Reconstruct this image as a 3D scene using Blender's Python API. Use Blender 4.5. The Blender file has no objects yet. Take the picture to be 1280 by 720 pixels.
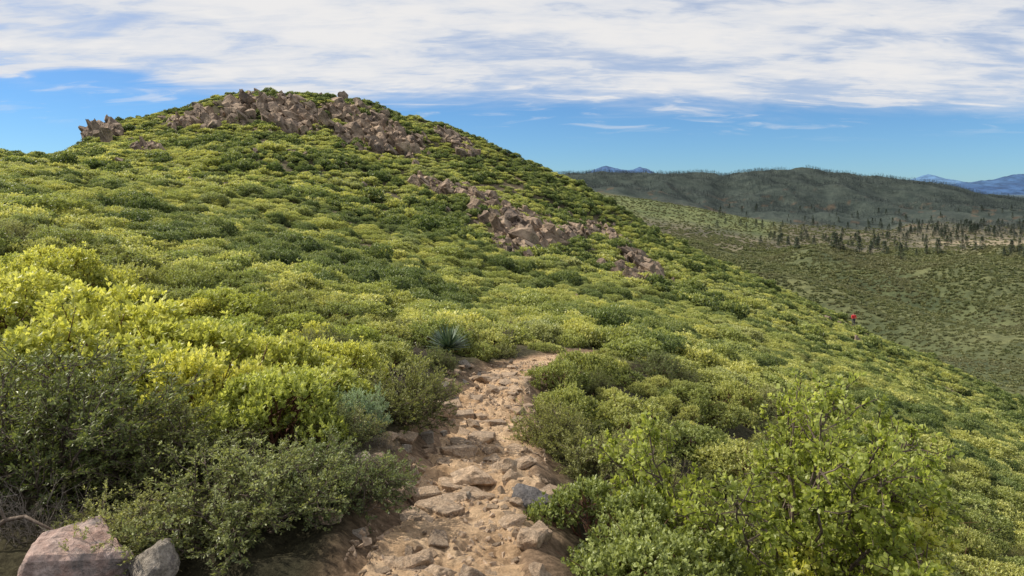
import bpy, bmesh, math, random
import numpy as np
from mathutils import Vector, Matrix, Euler, noise as mnoise
random.seed(7); RNG=np.random.default_rng(7)
scene=bpy.context.scene; COL=scene.collection
FPX=931.0
# ------------------------------------------------------------------ noise
def vn(x,y,s=0.0):
    xi=np.floor(x); yi=np.floor(y); fx=x-xi; fy=y-yi
    fx=fx*fx*(3-2*fx); fy=fy*fy*(3-2*fy)
    def h(i,j):
        v=np.sin(i*127.1+j*311.7+s*74.7)*43758.5453
        return v-np.floor(v)
    a=h(xi,yi); b=h(xi+1,yi); c=h(xi,yi+1); d=h(xi+1,yi+1)
    return (a+(b-a)*fx)*(1-fy)+(c+(d-c)*fx)*fy
def fbm(x,y,o=4,s=0.0):
    t=0; a=.5; n=0
    for k in range(o):
        t=t+a*vn(x,y,s+k*3.1); n+=a; a*=.5; x=x*2.03+7.1; y=y*2.03-3.7
    return t/n-.5
def sstep(a,b,x):
    t=np.clip((x-a)/(b-a),0,1); return t*t*(3-2*t)
# ------------------------------------------------------------------ terrain table
YS=[.6,2,3.2,4.6,6.5,9,13,20,32,50,75,105,130,170,250,400,700,1000,1500,1900,2600,3500,9000,60000]
LEFTF=[-12,-45,-65,-68,-60,-20,0,30,-20,-60,-60]
TAB={
-1400:[-1.5,-1.4,-1.3,-1.1,-.8,-.4,.2,1,2.2,4,5,4,1]+LEFTF,
-150:[-1.55,-1.5,-1.5,-1.45,-1.2,-.95,-.7,-.3,.6,2.2,3.6,3.0,0]+LEFTF,
0:[-1.55,-1.52,-1.5,-1.48,-1.25,-1.0,-.8,-.5,.4,2.0,3.3,3.2,-1]+LEFTF,
85:[-1.55,-1.53,-1.5,-1.5,-1.3,-1.15,-1.0,-.75,.1,1.7,3.1,4.3,2]+LEFTF,
118:[-1.55,-1.55,-1.52,-1.5,-1.4,-1.35,-1.25,-1.0,-.3,1.4,4.4,9.6,6]+LEFTF,
200:[-1.56,-1.56,-1.53,-1.5,-1.45,-1.45,-1.45,-1.2,-.7,1.0,4.9,10.9,9]+LEFTF,
320:[-1.57,-1.57,-1.52,-1.5,-1.6,-1.6,-1.7,-1.7,-1.3,.7,5.5,15.0,13]+LEFTF,
420:[-1.58,-1.58,-1.52,-1.5,-1.65,-1.75,-2.1,-2.2,-2.1,-.3,4.3,13.6,12]+LEFTF,
480:[-1.6,-1.6,-1.55,-1.55,-1.75,-1.95,-2.3,-2.6,-2.7,-1.5,2.9,12.2,10]+LEFTF,
560:[-1.6,-1.6,-1.6,-1.7,-1.9,-2.1,-2.5,-3.1,-3.3,-2.3,1.7,9.8,7,-8,-40,-65,-66,-60,-15,10,60,-20,-60,-60],
640:[-1.6,-1.6,-1.62,-1.8,-2.05,-2.35,-2.6,-3.5,-4,-3.3,.2,5.3,3,-10,-42,-65,-64,-60,-12,8,62,-20,-60,-60],
720:[-1.6,-1.62,-1.68,-1.95,-2.25,-2.5,-2.68,-3.5,-4.5,-4.6,-2.6,1.3,-2,-15,-50,-66,-62,-58,-6,0,64,-20,-60,-60],
800:[-1.6,-1.65,-1.8,-2.1,-2.45,-2.7,-2.95,-3.8,-5.0,-5.8,-5.5,-4.2,-8,-25,-60,-68,-60,-60,-12,-20,64,-20,-60,-60],
880:[-31,-61,-68,-58,-68,-34,-45,80,-10,-60,-60],
960:[-1.6,-1.7,-2.0,-2.45,-2.9,-3.2,-3.7,-4.8,-6.5,-8.6,-10.5,-12.9,-18.5,-38,-62,-73,-52,-80,-68,-58,100,0,-60,-60],
1040:[-41,-64,-75,-55,-82,-78,-60,88,0,-60,-60],
1120:[-1.6,-1.75,-2.2,-2.8,-3.4,-4.0,-4.9,-6.3,-8.9,-12.4,-16.7,-21.6,-27.5,-44,-65,-77,-58,-82,-78,-62,60,-10,-60,-60],
1200:[-49,-66,-78,-61,-82,-79,-66,10,-30,-60,-60],
1280:[-1.6,-1.8,-2.4,-3.2,-4.0,-4.9,-6.3,-8.1,-11.5,-16.3,-22.5,-30,-38,-53,-67,-78,-65,-82,-80,-70,-20,-50,-60,-60],
1500:[-1.6,-1.9,-2.7,-3.7,-4.7,-6,-8,-10.5,-15,-21,-29,-38,-46,-58,-67,-70,-68,-79,-80,-72,-30,-50,-60,-60],
2700:[-1.6,-2.2,-3.5,-5,-7,-9.5,-13,-18,-27,-38,-50,-60,-64,-66,-68,-70,-70,-79,-80,-75,-30,-50,-60,-60]}
for c,(a,b) in {880:(800,960),1040:(960,1120),1200:(1120,1280)}.items():
    TAB[c]=[(TAB[a][i]+TAB[b][i])/2 for i in range(13)]+TAB[c]
cols=sorted(TAB); CU=np.array([(c-640)/FPX for c in cols]); CV=np.log(np.array(YS)); TZ=np.array([TAB[c] for c in cols])
NU,NV=500,620
U0,U1=CU[0],CU[-1]; V0,V1=CV[0],CV[-1]
gu=np.linspace(U0,U1,NU); gv=np.linspace(V0,V1,NV)
tmp=np.array([np.interp(gv,CV,r) for r in TZ])
G=np.array([np.interp(gu,CU,tmp[:,j]) for j in range(NV)]).T
def blur(A,s,ax):
    n=int(3*s)+1; k=np.exp(-.5*(np.arange(-n,n+1)/s)**2); k/=k.sum()
    P=np.pad(A,[(n,n) if i==ax else (0,0) for i in (0,1)],mode='edge')
    return sum(k[i]*np.take(P,range(i,i+A.shape[ax]),axis=ax) for i in range(2*n+1))
G=blur(blur(G,.016/(gu[1]-gu[0]),0),.06/(gv[1]-gv[0]),1)
def base_h(x,y):
    Y=np.maximum(y,.6); u=np.clip(x/Y,U0,U1); v=np.clip(np.log(Y),V0,V1)
    fu=(u-U0)/(U1-U0)*(NU-1.0001); fv=(v-V0)/(V1-V0)*(NV-1.0001)
    i=fu.astype(int); j=fv.astype(int); a=fu-i; b=fv-j
    return (G[i,j]*(1-a)+G[i+1,j]*a)*(1-b)+(G[i,j+1]*(1-a)+G[i+1,j+1]*a)*b
# trail centre line x, y, z, half width
TR=np.array([(-.25,.2,-1.45,.4),(-.25,1.5,-1.5,.36),(-.25,3.1,-1.6,.31),(-.21,4.6,-1.78,.36),(-.19,6.6,-2.05,.33),(-.15,8.6,-2.25,.28),(.1,10.2,-2.42,.23),(.55,11.4,-2.56,.2),(1.0,12.3,-2.7,.15),(1.5,13.1,-2.85,.1)])
def catmull(P,n):
    out=[]
    for i in range(len(P)-1):
        p0=P[max(i-1,0)];p1=P[i];p2=P[i+1];p3=P[min(i+2,len(P)-1)]
        for k in range(n):
            t=k/n
            out.append(.5*((2*p1)+(-p0+p2)*t+(2*p0-5*p1+4*p2-p3)*t*t+(-p0+3*p1-3*p2+p3)*t**3))
    out.append(P[-1]); return np.array(out)
TS=catmull(TR,28)
def trail_q(x,y):
    x=np.asarray(x,float); y=np.asarray(y,float)
    sh=x.shape; x=x.ravel(); y=y.ravel()
    d=np.full(x.shape,1e9); z=np.zeros(x.shape); hw=np.ones(x.shape)*.4
    m=(y<17)&(np.abs(x)<5); idx=np.where(m)[0]
    for c in range(0,len(idx),20000):
        I=idx[c:c+20000]
        D=np.hypot(x[I,None]-TS[None,:,0],y[I,None]-TS[None,:,1]); k=D.argmin(1)
        k=np.minimum(k,len(TS)-2)
        d[I]=D.min(1); hw[I]=TS[k,3]
        tl=np.hypot(TS[k+1,0]-TS[k,0],TS[k+1,1]-TS[k,1])
        ta=((TS[k+1,0]-TS[k,0])*(x[I]-TS[k,0])+(TS[k+1,1]-TS[k,1])*(y[I]-TS[k,1]))/tl**2
        z[I]=TS[k,2]+np.clip(ta,-.5,1)*(TS[k+1,2]-TS[k,2])
    return d.reshape(sh),z.reshape(sh),hw.reshape(sh)
def H(x,y):
    x=np.asarray(x,float); y=np.asarray(y,float)
    z=base_h(x,y); Y=np.maximum(y,1)
    z=z+fbm(x/1.3,y/1.3,3,1)*.18*sstep(1,4,Y)*(1-.6*np.exp(-((x-.9)**2+(y-12)**2)/4))
    z=z+fbm(x/9,y/9,4,2)*np.clip((Y-13)*.024,.0,1.9)*(1-sstep(180,300,Y))
    z=z+fbm(x/4,y/4,3,6)*1.8*sstep(70,90,Y)*(1-sstep(130,180,Y))*(1-sstep(.05,.3,x/Y))
    z=z+fbm(x*4,y*4,4,7)*.12*(Y<14)
    vr=sstep(220,420,Y)*(1-sstep(3000,5000,Y))
    mound=sstep(1000,1150,Y)*(1-sstep(1600,1800,Y))*(1-sstep(.33,.42,x/Y))
    z=z+(fbm(x/150,y/260,3,3)*46-np.abs(fbm(x/80,y/200,3,4))*40+6)*vr*(1-.6*sstep(850,1000,Y)*(1-sstep(1500,1700,Y)))*(1-.7*mound)
    z=z+(np.abs(fbm(x/220,y/520,4,5))*-80+10)*sstep(1500,1900,Y)*(1-.85*sstep(2200,2550,Y))*(1-sstep(3000,5000,Y))*sstep(.02,.2,x/Y)
    d,zt,hw=trail_q(x,y)
    edge=hw+fbm(x*1.7,y*1.7,2,9)*.2
    w=1-sstep(edge-.06,edge+.24,d)
    return z*(1-w)+zt*w
def Hs(x,y): return float(H(np.array([x]),np.array([y]))[0])
MARCH=np.exp(np.linspace(math.log(2.2),math.log(2900),2600))
def at_pix(px,py,ymin=2.2):
    """point of the ground seen in that direction"""
    u=(px-640)/FPX
    for k in range(14):
        yy=MARCH[MARCH>=ymin]; z=H(u*yy,yy); r=240-z/yy*FPX
        hit=np.where(r<=py)[0]
        if len(hit):
            Y=yy[hit[0]]; return (u*Y,Y,float(z[hit[0]]))
        py+=3
    return None
# ------------------------------------------------------------------ helpers
def tag(o,label=None,cat=None,group=None,kind=None):
    if label: o['label']=label
    if cat: o['category']=cat
    if group: o['group']=group
    if kind: o['kind']=kind
    return o
def obj(name,me,parent=None,loc=(0,0,0)):
    o=bpy.data.objects.new(name,me); COL.objects.link(o); o.location=loc
    if parent: o.parent=parent
    return o
def qmesh(name,V,Q,mats,mi=None,tint=None,smooth=False,cols=None):
    V=np.asarray(V,np.float32); Q=np.asarray(Q,np.int32); m=len(Q)
    me=bpy.data.meshes.new(name)
    me.vertices.add(len(V)); me.vertices.foreach_set('co',V.ravel())
    me.loops.add(m*4); me.loops.foreach_set('vertex_index',Q.ravel())
    me.polygons.add(m); me.polygons.foreach_set('loop_start',np.arange(m,dtype=np.int32)*4)
    if mi is not None: me.polygons.foreach_set('material_index',np.asarray(mi,np.int32))
    me.update(calc_edges=True)
    me.polygons.foreach_set('use_smooth',np.full(m,bool(smooth)))
    for mt in mats: me.materials.append(mt)
    if tint is not None:
        a=me.attributes.new('tint','FLOAT','FACE'); a.data.foreach_set('value',np.asarray(tint,np.float32))
    if cols is not None:
        a=me.attributes.new('zone','FLOAT_COLOR','POINT'); a.data.foreach_set('color',np.asarray(cols,np.float32).ravel())
    return me
def nrm(a): return a/np.maximum(np.linalg.norm(a,axis=-1,keepdims=True),1e-9)
def leafquads(B,D,S,L,W,fold=.15):
    n=len(B); L=np.broadcast_to(L,(n,))[:,None]; W=np.broadcast_to(W,(n,))[:,None]
    N=nrm(np.cross(D,S))
    a=B; b=B+D*L*.55+S*W*.5+N*W*fold; c=B+D*L; d=B+D*L*.55-S*W*.5+N*W*fold
    V=np.stack([a,b,c,d],1).reshape(-1,3); Q=np.arange(4*n).reshape(-1,4)
    return V,Q
def tubes(list_pts,rads,sides=4):
    V=[];Q=[];n=0
    for P,r in zip(list_pts,rads):
        P=np.asarray(P,float); k=len(P); T=nrm(np.gradient(P,axis=0))
        ref=np.array([.31,.95,.1]); A=nrm(np.cross(T,ref)); Bv=np.cross(T,A)
        an=np.arange(sides)*2*math.pi/sides
        ring=P[:,None]+(A[:,None]*np.cos(an)[None,:,None]+Bv[:,None]*np.sin(an)[None,:,None])*np.asarray(r)[:,None,None]
        V.append(ring.reshape(-1,3))
        i=np.arange(k-1)[:,None]*sides; j=np.arange(sides)[None]; j2=(j+1)%sides
        Q.append((np.stack([i+j,i+j2,i+sides+j2,i+sides+j],-1).reshape(-1,4))+n); n+=k*sides
    return np.concatenate(V),np.concatenate(Q)
# ------------------------------------------------------------------ materials
def mat(name):
    m=bpy.data.materials.new(name); m.use_nodes=True; nt=m.node_tree; nt.nodes.clear()
    return m,nt
def N(nt,t,**k):
    n=nt.nodes.new(t)
    for a,b in k.items(): setattr(n,a,b)
    return n
def mixc(nt,f,a,b,mode='MIX'):
    n=N(nt,'ShaderNodeMix',data_type='RGBA',blend_type=mode)
    for s,v in ((n.inputs[0],f),(n.inputs[6],a),(n.inputs[7],b)):
        if isinstance(v,(int,float)): s.default_value=v
        elif isinstance(v,tuple): s.default_value=(*v,1)
        else: nt.links.new(v,s)
    return n.outputs[2]
def maprange(nt,v,a,b,c=0,d=1,smooth=False):
    n=N(nt,'ShaderNodeMapRange',clamp=True)
    if smooth: n.interpolation_type='SMOOTHSTEP'
    nt.links.new(v,n.inputs[0])
    for i,x in enumerate((a,b,c,d)): n.inputs[i+1].default_value=x
    return n.outputs[0]
def noise(nt,vec,scale,detail=4,rough=.55,dist=0):
    n=N(nt,'ShaderNodeTexNoise'); nt.links.new(vec,n.inputs['Vector'])
    n.inputs['Scale'].default_value=scale; n.inputs['Detail'].default_value=detail; n.inputs['Roughness'].default_value=rough; n.inputs['Distortion'].default_value=dist
    return n.outputs[0]
def leaf_mat(name,dark,mid,light,trans=.35,patch=.0,patchc=(.2,.2,.04),pscale=.11):
    m,nt=mat(name); L=nt.links.new
    at=N(nt,'ShaderNodeAttribute',attribute_name='tint'); oi=N(nt,'ShaderNodeObjectInfo'); ge=N(nt,'ShaderNodeNewGeometry')
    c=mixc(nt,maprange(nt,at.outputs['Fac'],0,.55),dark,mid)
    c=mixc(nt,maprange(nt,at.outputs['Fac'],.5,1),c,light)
    c=mixc(nt,.9,c,mixc(nt,oi.outputs['Random'],(.64,.73,.63),(1.26,1.2,1.12)),'MULTIPLY')
    if patch:
        nz=noise(nt,ge.outputs['Position'],pscale,3)
        c=mixc(nt,maprange(nt,nz,.42,.62,0,patch,True),c,patchc)
    p=N(nt,'ShaderNodeBsdfPrincipled'); p.inputs['Roughness'].default_value=.42; p.inputs['Specular IOR Level'].default_value=.4
    L(c,p.inputs['Base Color'])
    t=N(nt,'ShaderNodeBsdfTranslucent'); tc=mixc(nt,1.0,c,(1.4,1.38,.8),'MULTIPLY'); L(tc,t.inputs['Color'])
    ms=N(nt,'ShaderNodeMixShader'); ms.inputs[0].default_value=trans; L(p.outputs[0],ms.inputs[1]); L(t.outputs[0],ms.inputs[2])
    o=N(nt,'ShaderNodeOutputMaterial'); L(ms.outputs[0],o.inputs[0]); return m
def solid(name,c1,c2,scale,rough=.85,bump=.3,bscale=None,stain=None,dist=.02):
    m,nt=mat(name); L=nt.links.new
    tc=N(nt,'ShaderNodeTexCoord'); oi=N(nt,'ShaderNodeObjectInfo'); v=tc.outputs['Object']
    n1=noise(nt,v,scale,6,.6)
    c=mixc(nt,maprange(nt,n1,.35,.65),c1,c2)
    if stain:
        n2=noise(nt,v,scale*.6,5,.7,1.0); c=mixc(nt,maprange(nt,n2,.5,.62),c,stain)
    c=mixc(nt,.6,c,mixc(nt,oi.outputs['Random'],(.7,.7,.7),(1.15,1.1,1.02)),'MULTIPLY')
    n3=noise(nt,v,bscale or scale*4,8,.65)
    c=mixc(nt,.7,c,mixc(nt,maprange(nt,n3,.36,.6),(.45,.44,.44),(1.15,1.15,1.15)),'MULTIPLY')
    p=N(nt,'ShaderNodeBsdfPrincipled'); p.inputs['Roughness'].default_value=rough; p.inputs['Specular IOR Level'].default_value=.25; L(c,p.inputs['Base Color'])
    b=N(nt,'ShaderNodeBump'); b.inputs['Strength'].default_value=bump; b.inputs['Distance'].default_value=dist; L(n3,b.inputs['Height']); L(b.outputs[0],p.inputs['Normal'])
    o=N(nt,'ShaderNodeOutputMaterial'); L(p.outputs[0],o.inputs[0]); return m
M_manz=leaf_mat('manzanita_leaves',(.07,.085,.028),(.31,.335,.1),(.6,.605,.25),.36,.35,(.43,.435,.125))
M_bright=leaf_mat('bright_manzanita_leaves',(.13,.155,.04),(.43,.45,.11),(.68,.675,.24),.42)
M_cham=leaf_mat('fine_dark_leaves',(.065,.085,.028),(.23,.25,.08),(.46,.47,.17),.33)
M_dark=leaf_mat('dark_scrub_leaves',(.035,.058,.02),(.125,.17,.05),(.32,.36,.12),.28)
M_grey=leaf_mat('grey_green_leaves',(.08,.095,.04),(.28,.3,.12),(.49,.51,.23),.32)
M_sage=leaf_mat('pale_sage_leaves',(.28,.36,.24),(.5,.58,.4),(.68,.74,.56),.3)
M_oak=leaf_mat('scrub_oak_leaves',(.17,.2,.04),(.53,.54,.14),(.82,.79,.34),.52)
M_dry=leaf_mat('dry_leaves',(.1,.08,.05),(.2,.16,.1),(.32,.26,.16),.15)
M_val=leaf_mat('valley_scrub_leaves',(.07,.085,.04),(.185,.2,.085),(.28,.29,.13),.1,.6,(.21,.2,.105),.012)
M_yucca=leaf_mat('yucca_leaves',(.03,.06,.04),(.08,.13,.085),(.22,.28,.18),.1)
M_pine=leaf_mat('pine_needles',(.02,.035,.022),(.045,.068,.042),(.08,.1,.06),.05)
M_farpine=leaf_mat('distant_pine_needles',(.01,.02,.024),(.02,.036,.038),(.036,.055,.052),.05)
M_bark=solid('shrub_bark',(.1,.07,.05),(.2,.16,.13),30,.8,.3)
M_redbark=solid('manzanita_bark',(.09,.04,.025),(.17,.08,.05),30,.7,.2)
M_dead=solid('dead_twigs',(.14,.12,.1),(.24,.21,.18),30,.9,.3)
M_trunk=solid('pine_bark',(.08,.06,.05),(.14,.11,.09),1,.9,.3)
M_rock=solid('outcrop_rock',(.235,.175,.135),(.47,.36,.265),.7,.9,1.0,1.8,(.15,.12,.105),.4)
M_stone=solid('trail_stone',(.45,.325,.22),(.63,.48,.345),7,.85,1.0,22,(.37,.28,.205),.025)
M_pink=solid('pink_granite',(.46,.3,.25),(.6,.47,.42),6,.85,1.0,16,(.3,.25,.23),.03)
M_greyst=solid('grey_granite',(.36,.31,.25),(.53,.46,.38),7,.85,1.0,22,(.27,.23,.2),.025)
M_slate=solid('dark_stone',(.13,.12,.12),(.25,.23,.22),7,.8,1.0,22,(.1,.09,.09),.02)
def ground_mat():
    m,nt=mat('hillside_soil'); L=nt.links.new
    at=N(nt,'ShaderNodeAttribute',attribute_name='zone'); ge=N(nt,'ShaderNodeNewGeometry'); P=ge.outputs['Position']
    n1=noise(nt,P,3.0,8,.65); n2=noise(nt,P,24,8,.72); n3=noise(nt,P,.02,9,.68); n4=noise(nt,P,.16,6,.7)
    c=mixc(nt,.8,at.outputs['Color'],mixc(nt,maprange(nt,n1,.35,.65),(.55,.52,.5),(1.3,1.3,1.3)),'MULTIPLY')
    c=mixc(nt,.8,c,mixc(nt,maprange(nt,n2,.37,.6),(.5,.5,.5),(1.3,1.3,1.3)),'MULTIPLY')
    c=mixc(nt,.8,c,mixc(nt,maprange(nt,n3,.38,.62),(.6,.66,.7),(1.3,1.25,1.2)),'MULTIPLY')
    c=mixc(nt,.5,c,mixc(nt,maprange(nt,n4,.4,.6),(.5,.55,.58),(1.2,1.2,1.2)),'MULTIPLY')
    p=N(nt,'ShaderNodeBsdfPrincipled'); p.inputs['Roughness'].default_value=.95; p.inputs['Specular IOR Level'].default_value=.1; L(c,p.inputs['Base Color'])
    b=N(nt,'ShaderNodeBump'); b.inputs['Strength'].default_value=.9; b.inputs['Distance'].default_value=.05; L(n2,b.inputs['Height']); L(b.outputs[0],p.inputs['Normal'])
    o=N(nt,'ShaderNodeOutputMaterial'); L(p.outputs[0],o.inputs[0]); return m
def path_mat():
    m,nt=mat('decomposed_granite'); L=nt.links.new
    ge=N(nt,'ShaderNodeNewGeometry'); P=ge.outputs['Position']
    n1=noise(nt,P,2.2,6,.6); n2=noise(nt,P,9,10,.76); n3=noise(nt,P,90,4,.7)
    vo=N(nt,'ShaderNodeTexVoronoi'); L(P,vo.inputs['Vector']); vo.inputs['Scale'].default_value=26
    c=mixc(nt,maprange(nt,n1,.38,.62),(.6,.4,.235),(.76,.555,.365))
    c=mixc(nt,.7,c,mixc(nt,maprange(nt,n2,.39,.57),(.6,.56,.52),(1.1,1.1,1.08)),'MULTIPLY')
    c=mixc(nt,.5,c,mixc(nt,maprange(nt,vo.outputs['Color'],.2,.9),(.7,.68,.66),(1.18,1.16,1.14)),'MULTIPLY')
    c=mixc(nt,.5,c,mixc(nt,maprange(nt,n3,.35,.62),(.7,.7,.7),(1.15,1.15,1.15)),'MULTIPLY')
    p=N(nt,'ShaderNodeBsdfPrincipled'); p.inputs['Roughness'].default_value=.95; p.inputs['Specular IOR Level'].default_value=.15; L(c,p.inputs['Base Color'])
    b=N(nt,'ShaderNodeBump'); b.inputs['Strength'].default_value=1.0; b.inputs['Distance'].default_value=.07; L(n2,b.inputs['Height'])
    b2=N(nt,'ShaderNodeBump'); b2.inputs['Strength'].default_value=.6; b2.inputs['Distance'].default_value=.012; L(vo.outputs['Distance'],b2.inputs['Height']); b2.invert=True; L(b.outputs[0],b2.inputs['Normal'])
    L(b2.outputs[0],p.inputs['Normal'])
    o=N(nt,'ShaderNodeOutputMaterial'); L(p.outputs[0],o.inputs[0]); return m
# ------------------------------------------------------------------ ground sheet
us=np.concatenate([np.linspace(U0,-.86,50)[:-1],np.linspace(-.86,.86,720),np.linspace(.86,U1,50)[1:]])
vs=np.concatenate([np.linspace(V0,math.log(4000),850),np.linspace(math.log(4000),V1,30)[1:]])
UU,VV=np.meshgrid(us,vs,indexing='ij'); Yg=np.exp(VV); Xg=UU*Yg
Zg=H(Xg,Yg)
d,zt,hw=trail_q(Xg,Yg)
dirt=1-sstep(hw+.05,hw+.32,d)
Zlow=Zg-.12*(1-sstep(hw-.12,hw+.02,d))*(Yg<12.9)
lit=np.array([.095,.082,.046]); dr=np.array([.43,.28,.175]); brown=np.array([.165,.145,.105]); tan=np.array([.36,.295,.2]); green=np.array([.135,.145,.068])
def L3(a,b,w): return a*(1-w[...,None])+b*w[...,None]
C=np.broadcast_to(lit,Xg.shape+(3,))
hd=sstep(.05,.22,fbm(Xg/3,Yg/3,4,12))*(Yg>12)*(Yg<160)
C=L3(C,np.array([.24,.19,.12]),hd*.65); C=L3(C,dr,dirt)
dp=np.hypot(Xg-46,Yg-99); C=L3(C,np.array([.5,.37,.25]),(1-sstep(2,5,dp)))
C=L3(C,green,sstep(160,260,Yg))
gl=sstep(.0,.1,fbm(Xg/150,Yg/260,3,3)*-1); C=L3(C,np.array([.08,.1,.048]),.65*gl*sstep(200,300,Yg))  # gully hollows painted darker as shading in the ground colour
bvn=Yg+fbm(Xg/90,Yg/90,4,31)*260+(Xg/Yg-.4)*250
bv=sstep(820,1000,bvn)
C=L3(C,brown,bv*.9)
C=L3(C,tan,.8*bv*sstep(.0,.1,fbm(Xg/160,Yg/110,3,33)*.6+(Xg/Yg-.58)*.6)*sstep(1050,1150,Yg)*(1-sstep(1350,1450,Yg)))
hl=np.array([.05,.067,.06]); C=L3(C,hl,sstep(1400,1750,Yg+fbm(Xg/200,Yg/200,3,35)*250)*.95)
C=L3(C,np.array([.22,.12,.065]),.35*sstep(.16,.22,fbm(Xg/35,Yg/35,4,81))*sstep(1450,1600,Yg)*(1-sstep(2000,2200,Yg)))
mo=sstep(1100,1250,Yg)*(1-sstep(1550,1700,Yg))*(1-sstep(.33,.38,Xg/Yg)); C=L3(C,np.array([.16,.185,.078]),mo)
C=L3(C,np.array([.1,.15,.2]),sstep(5000,15000,Yg))  # distant ground painted bluish to stand for aerial haze
nu,nv=Xg.shape
ii,jj=np.meshgrid(np.arange(nu-1),np.arange(nv-1),indexing='ij'); b0=(ii*nv+jj).ravel()
Q=np.stack([b0,b0+nv,b0+nv+1,b0+1],1)
V=np.stack([Xg,Yg,Zlow],-1).reshape(-1,3)
cc=np.concatenate([C.reshape(-1,3),np.ones((nu*nv,1))],1)
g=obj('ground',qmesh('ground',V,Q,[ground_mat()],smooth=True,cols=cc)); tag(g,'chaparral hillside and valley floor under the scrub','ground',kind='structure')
# ------------------------------------------------------------------ path sheet
def path_detail(x,y):
    st=fbm(x*1.3+3,y*1.3,3,41); q=st*12
    fr=q-np.floor(q); stp=(np.floor(q)+sstep(.75,1,fr))/12
    return (fbm(x*3,y*3,4,42)*.13+fbm(x*11,y*11,4,43)*.08+stp*.36*sstep(2.5,4,y))*(1-.85*sstep(8.5,10.5,y))
si=np.linspace(0,len(TS)-1,1000)
cx=np.interp(si,np.arange(len(TS)),TS[:,0]); cy=np.interp(si,np.arange(len(TS)),TS[:,1]); hwp=np.interp(si,np.arange(len(TS)),TS[:,3])
tx=np.gradient(cx); ty=np.gradient(cy); tl=np.hypot(tx,ty); nx=ty/tl; ny=-tx/tl
tt=np.linspace(-1,1,110)
PX=cx[:,None]+nx[:,None]*tt[None]*(hwp[:,None]+.14); PY=cy[:,None]+ny[:,None]*tt[None]*(hwp[:,None]+.14)
def path_z(x,y):
    return H(x,y)+path_detail(x,y)*.8
edge=1-sstep(.0,.12,(1-np.abs(tt))[None]*(hwp[:,None]+.14))
PZ=path_z(PX,PY)+.01-edge*.14
a,b=PX.shape; ii,jj=np.meshgrid(np.arange(a-1),np.arange(b-1),indexing='ij'); b0=(ii*b+jj).ravel()
pth=obj('path',qmesh('path',np.stack([PX,PY,PZ],-1).reshape(-1,3),np.stack([b0,b0+1,b0+b+1,b0+b],1),[path_mat()],smooth=True))
tag(pth,'eroded tan dirt hiking path between the shrubs','path',kind='structure')
# ------------------------------------------------------------------ shrub meshes
def mound_pts(rng,n,R,Hh,nl,ragged=.0):
    rho=np.sqrt(rng.uniform(0,1,nl)); az=rng.uniform(0,6.283,nl)
    C=np.stack([np.cos(az)*R*.72*rho,np.sin(az)*R*.72*rho,Hh*(.22+.48*np.sqrt(1-rho**2)*rng.uniform(.3,1.4,nl))],1)
    r=R*rng.uniform(.15,.36,nl); sq=np.array([1,1,min(1.2,Hh/R*.95)])
    out_p=[];out_n=[];cnt=0
    while cnt<n:
        k=rng.choice(nl,n,p=r**2/np.sum(r**2)); dd=nrm(rng.normal(size=(n,3))+np.array([0,0,.35])+nrm(C[k]-np.array([0,0,Hh*.2]))*.5)
        rad=rng.uniform(.72,1.1,(n,1))+ragged*(rng.uniform(0,1,(n,1))<.18)*rng.uniform(0,1,(n,1))
        P=C[k]+dd*(r[k,None]*rad)*sq
        q=((P[:,None]-C[None])/sq); dist=np.linalg.norm(q,axis=2)/r[None]
        dist[np.arange(n),k]=9
        ok=(dist.min(1)>.74)&(P[:,2]>.02)
        out_p.append(P[ok]); out_n.append(dd[ok]); cnt+=ok.sum()
    return np.concatenate(out_p)[:n],np.concatenate(out_n)[:n],C,r
def stems_for(rng,C,nst,rad):
    L=[];Rd=[]
    for c in C[:nst]:
        b=np.array([rng.normal()*.05,rng.normal()*.05,-.05]); m=b*.5+c*.5+rng.normal(size=3)*.05
        t=np.linspace(0,1,6)[:,None]; P=(1-t)**2*b+2*t*(1-t)*m+t*t*c*1.05
        P+=rng.normal(size=P.shape)*.012; L.append(P); Rd.append(np.linspace(rad,rad*.35,6))
        for q in range(3):
            e=c+rng.normal(size=3)*.13; e[2]=max(e[2],.05); k=rng.integers(2,5); s=P[k]
            L.append(np.stack([s,(s+e)/2+rng.normal(size=3)*.02,e])); Rd.append(np.array([rad*.4,rad*.3,rad*.15]))
    return L,Rd
def whorl_leaves(rng,T,A,k,L,W,t0=.35,t1=1.15,back=.04):
    n=len(T); T=np.repeat(T,k,0); A=np.repeat(A,k,0)
    E1=nrm(np.cross(A,rng.normal(size=A.shape))); E2=np.cross(A,E1)
    ph=rng.uniform(0,6.283,n*k)[:,None]; ti=rng.uniform(t0,t1,n*k)[:,None]
    D=np.cos(ti)*A+np.sin(ti)*(np.cos(ph)*E1+np.sin(ph)*E2)
    B=T-A*rng.uniform(0,back,(n*k,1))
    S=nrm(nrm(np.cross(D,A))+rng.normal(size=D.shape)*.35); S=nrm(S-D*np.sum(S*D,1,keepdims=True))
    sc=rng.uniform(.7,1.2,n*k)
    return leafquads(B,nrm(D),S,L*sc,W*sc)
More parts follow.
